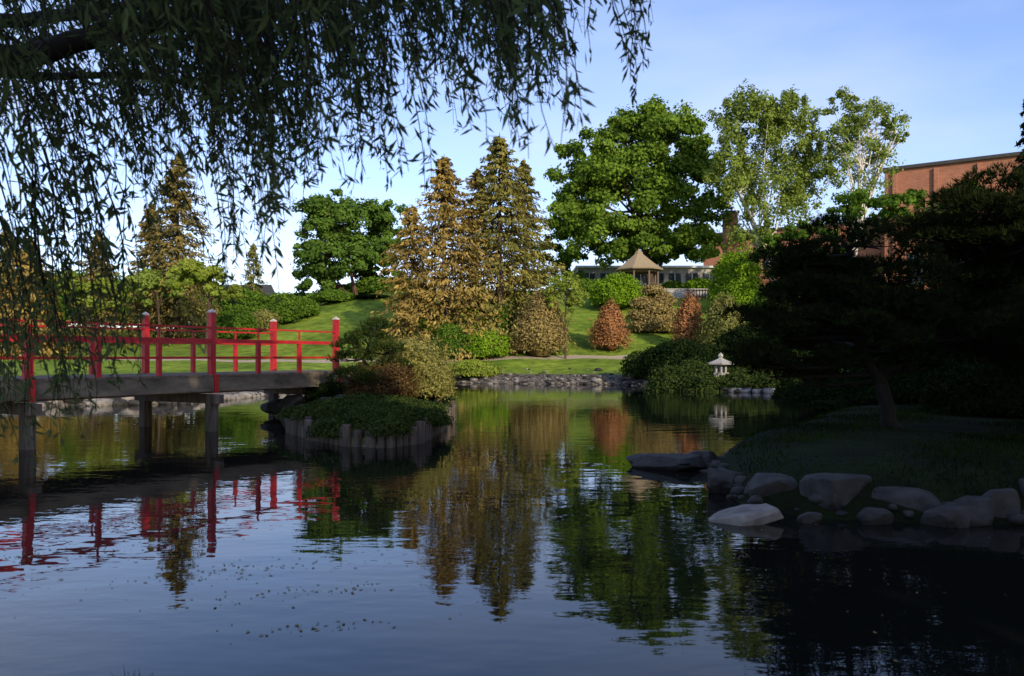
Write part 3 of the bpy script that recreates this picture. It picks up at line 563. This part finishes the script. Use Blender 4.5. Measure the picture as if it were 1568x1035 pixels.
# ------------------------------------------------------------ brick buildings
bd=bpy.data.objects.new('brick_building',None); sc.collection.objects.link(bd)
A=np.array([66,88,0.]); Bp=np.array([30,112,0.]); Lf=np.linalg.norm(Bp-A); ub=(A-Bp)/Lf; vb=np.array([-ub[1],ub[0],0])
def blk(nm,u,v,z,su,sv,sz,mat,par=bd):
    V,Fq,_,_=boxp((0,0,0),(su,sv,sz)); o=make(nm,[(V,Fq,0,.5)],[mat],parent=par); c=Bp+ub*u+vb*v; o.location=(c[0],c[1],z); o.rotation_euler=(0,0,math.atan2(ub[1],ub[0])); return o
us=20.5; ln_=Lf-us+3
blk('main_wall',us+ln_/2,10,14,ln_,20,22,'brick'); blk('roof_coping',us+ln_/2,9.9,25.2,ln_+.5,20.5,.4,'coping')
for k_ in range(6): blk('pilaster',us+1.2+k_*4.6,-.15,14,.5,.3,21.4,'brick')
for k_ in range(5): blk('window',us+3.5+k_*4.6,-.02,12.5,1.8,.1,4,'glass'); blk('window_sill',us+3.5+k_*4.6,-.1,10.4,2.1,.3,.16,'white')
blk('low_wing',us/2-2,11,12.3,us+3.9,18,13.4,'brick'); blk('low_wing_coping',us/2-2,10.95,19.2,us+3.7,18.4,.4,'coping')
for k_ in range(4): blk('low_wing_window',1+k_*4.6,1.98,15.2,1.8,.1,2.6,'glass'); blk('low_wing_sill',1+k_*4.6,1.9,13.8,2.1,.3,.16,'white')
wg=bpy.data.objects.new('school_building',None); sc.collection.objects.link(wg)
def blk2(nm,x,y,z,s,mat): 
    V,Fq,_,_=boxp((0,0,0),s); o=make(nm,[(V,Fq,0,.5)],[mat],parent=wg); o.location=(x,y,z)
xa,xb=wx(885,100),wx(1100,100); zt=wz(410,100); zg=H(15,100)
blk2('wall',(xa+xb)/2,104,(zt+zg)/2-.3,(xb-xa,8,zt-zg+.6),'pale'); blk2('fascia',(xa+xb)/2,103.9,zt+.12,(xb-xa+.6,8.6,.24),'white')
for k_ in range(8):
    blk2('window',xa+1.4+k_*2.15,99.98,(zt+zg)/2+.2,(1.5,.1,1.3),'glass'); blk2('window_frame',xa+1.4+k_*2.15,99.97,(zt+zg)/2-.52,(1.7,.16,.12),'white'); blk2('mullion',xa+1.4+k_*2.15,99.91,(zt+zg)/2+.2,(.08,.08,1.3),'white')
cm=bpy.data.objects.new('brick_chimney_block',None); sc.collection.objects.link(cm); wg=cm
blk2('shaft',wx(1118,92),92,(wz(328,92)+8)/2,(1.4,1.4,wz(328,92)-8),'brick'); blk2('cap',wx(1118,92),92,wz(328,92)+.15,(1.7,1.7,.3),'coping')
hs=bpy.data.objects.new('brick_house',None); sc.collection.objects.link(hs); wg=hs
hx=wx(350,108); hz=H(hx,108)+1.2; blk2('walls',hx,111,hz+1.1,(9,6,4.6),'brick')
for k_ in range(3): blk2('window',hx-3+k_*3,107.97,hz+2.0,(1.1,.1,1.2),'glass')
V=np.array([[hx-4.9,107.5,hz+3.4],[hx+4.9,107.5,hz+3.4],[hx+4.9,114.5,hz+3.4],[hx-4.9,114.5,hz+3.4],[hx-4.9,111,hz+5.3],[hx+4.9,111,hz+5.3]])
make('roof',[(V,np.array([[0,1,5,4],[2,3,4,5],[0,3,2,1]]),0,.5),(V,np.array([[0,4,3],[1,2,5]]),0,.5)],['coping'],parent=hs)
fx=wx(1085,78); fz=H(fx,78); fe=[boxp((fx-2+i_*.28,78,fz+.5),(.08,.05,1.1)) for i_ in range(18)]+[boxp((fx+.4,78.07,fz+z_),(5.2,.05,.1)) for z_ in (.3,.9)]
make('picket_fence',fe,['barkr'])
tx=wx(1040,79.5); make('stone_retaining_wall',[boxp((tx,79.5,H(tx,79.5)+.2),(5.5,.5,1.1)),boxp((tx,79.5,H(tx,79.5)+.8),(5.7,.6,.1))],['stone'])
# ------------------------------------------------------------ stone lantern
lx=wx(1097,39.2); ly=38.4; l0=H(lx,ly)+.12
gx,gy=lx,ly
S=1.5; lp=[]
for a in (.78,2.36,3.93,5.5):
    c_,s_=math.cos(a),math.sin(a); lp.append(tube([[lx+.30*S*c_,ly+.30*S*s_,l0-.4],[lx+.28*S*c_,ly+.28*S*s_,l0+.12*S],[lx+.17*S*c_,ly+.17*S*s_,l0+.30*S]],[.065*S,.055*S,.07*S],7,0))
lp.append(loft([ring(.01,l0+.27*S,6),ring(.26*S,l0+.28*S,6),ring(.28*S,l0+.36*S,6),ring(.01,l0+.361*S,6)]))
for k_ in range(6):
    a=k_/6*6.28318+.39; lp.append(tube([[lx+.17*S*math.cos(a),ly+.17*S*math.sin(a),l0+.35*S],[lx+.17*S*math.cos(a),ly+.17*S*math.sin(a),l0+.60*S]],.04*S,5,0))
lp.append(loft([ring(.01,l0+.57*S,6),ring(.20*S,l0+.58*S,6),ring(.44*S,l0+.62*S,6),ring(.45*S,l0+.67*S,6),ring(.25*S,l0+.74*S,6),ring(.09*S,l0+.81*S,6),ring(.06*S,l0+.84*S,6),ring(.09*S,l0+.89*S,6),ring(.07*S,l0+.95*S,6),ring(.005,l0+1.0*S,6)]))
make('stone_lantern',lp,['stone'])
# ------------------------------------------------------------ light / sky
az=math.radians(153); el=math.radians(21)
to=Vector((math.sin(az)*math.cos(el),math.cos(az)*math.cos(el),math.sin(el)))
ld=bpy.data.lights.new('sun','SUN'); ld.energy=5; ld.angle=math.radians(.5); ld.color=(1,.86,.62)
lo=bpy.data.objects.new('sun',ld); sc.collection.objects.link(lo); lo.rotation_euler=to.to_track_quat('Z','Y').to_euler(); lo.location=(20,-20,40)
w=bpy.data.worlds.new('World'); sc.world=w; w.use_nodes=True; nt=w.node_tree; nt.nodes.clear()
ow=nt.nodes.new('ShaderNodeOutputWorld'); bg=nt.nodes.new('ShaderNodeBackground'); sk=nt.nodes.new('ShaderNodeTexSky'); sk.sky_type='NISHITA'; sk.sun_disc=False; sk.sun_elevation=el; sk.sun_rotation=az; sk.air_density=1.0; sk.dust_density=.5; sk.ozone_density=2.6
tc=nt.nodes.new('ShaderNodeTexCoord'); mp=nt.nodes.new('ShaderNodeMapping'); mp.inputs['Scale'].default_value=(1,1,3.5); mp.inputs['Rotation'].default_value=(.15,.25,0)
nn=nt.nodes.new('ShaderNodeTexNoise'); nn.inputs['Scale'].default_value=1.7; nn.inputs['Detail'].default_value=7; nn.inputs['Roughness'].default_value=.5
rp=nt.nodes.new('ShaderNodeValToRGB'); rp.color_ramp.elements[0].position=.42; rp.color_ramp.elements[1].position=.8; rp.color_ramp.elements[0].color=(.02,.02,.02,1); rp.color_ramp.elements[1].color=(.6,.6,.6,1)
gn=nt.nodes.new('ShaderNodeMixRGB'); gn.blend_type='MULTIPLY'; gn.inputs[0].default_value=1; gn.inputs[2].default_value=(1.62,1.52,1.78,1)
mx=nt.nodes.new('ShaderNodeMixRGB'); mx.inputs[2].default_value=(6.2,6.6,7.8,1)
nt.links.new(tc.outputs['Generated'],mp.inputs[0]); nt.links.new(mp.outputs[0],nn.inputs['Vector']); nt.links.new(nn.outputs['Fac'],rp.inputs[0]); nt.links.new(rp.outputs[0],mx.inputs[0]); nt.links.new(sk.outputs[0],gn.inputs[1]); nt.links.new(gn.outputs[0],mx.inputs[1]); nt.links.new(mx.outputs[0],bg.inputs[0])
bg.inputs[1].default_value=.15; nt.links.new(bg.outputs[0],ow.inputs[0])
# ------------------------------------------------------------ camera
cd=bpy.data.cameras.new('camera'); cam=bpy.data.objects.new('camera',cd); sc.collection.objects.link(cam); cam.location=(0,0,CH); cam.rotation_euler=(math.pi/2,0,0)
cd.sensor_width=36; cd.lens=36*F/1568; cd.shift_y=(HY-517.5)/1568; cd.clip_end=6000; cd.clip_start=.05
cd.dof.use_dof=True; cd.dof.focus_distance=22; cd.dof.aperture_fstop=3.2
sc.camera=cam
sc.view_settings.view_transform='Standard'; sc.view_settings.look='None'; sc.view_settings.exposure=0
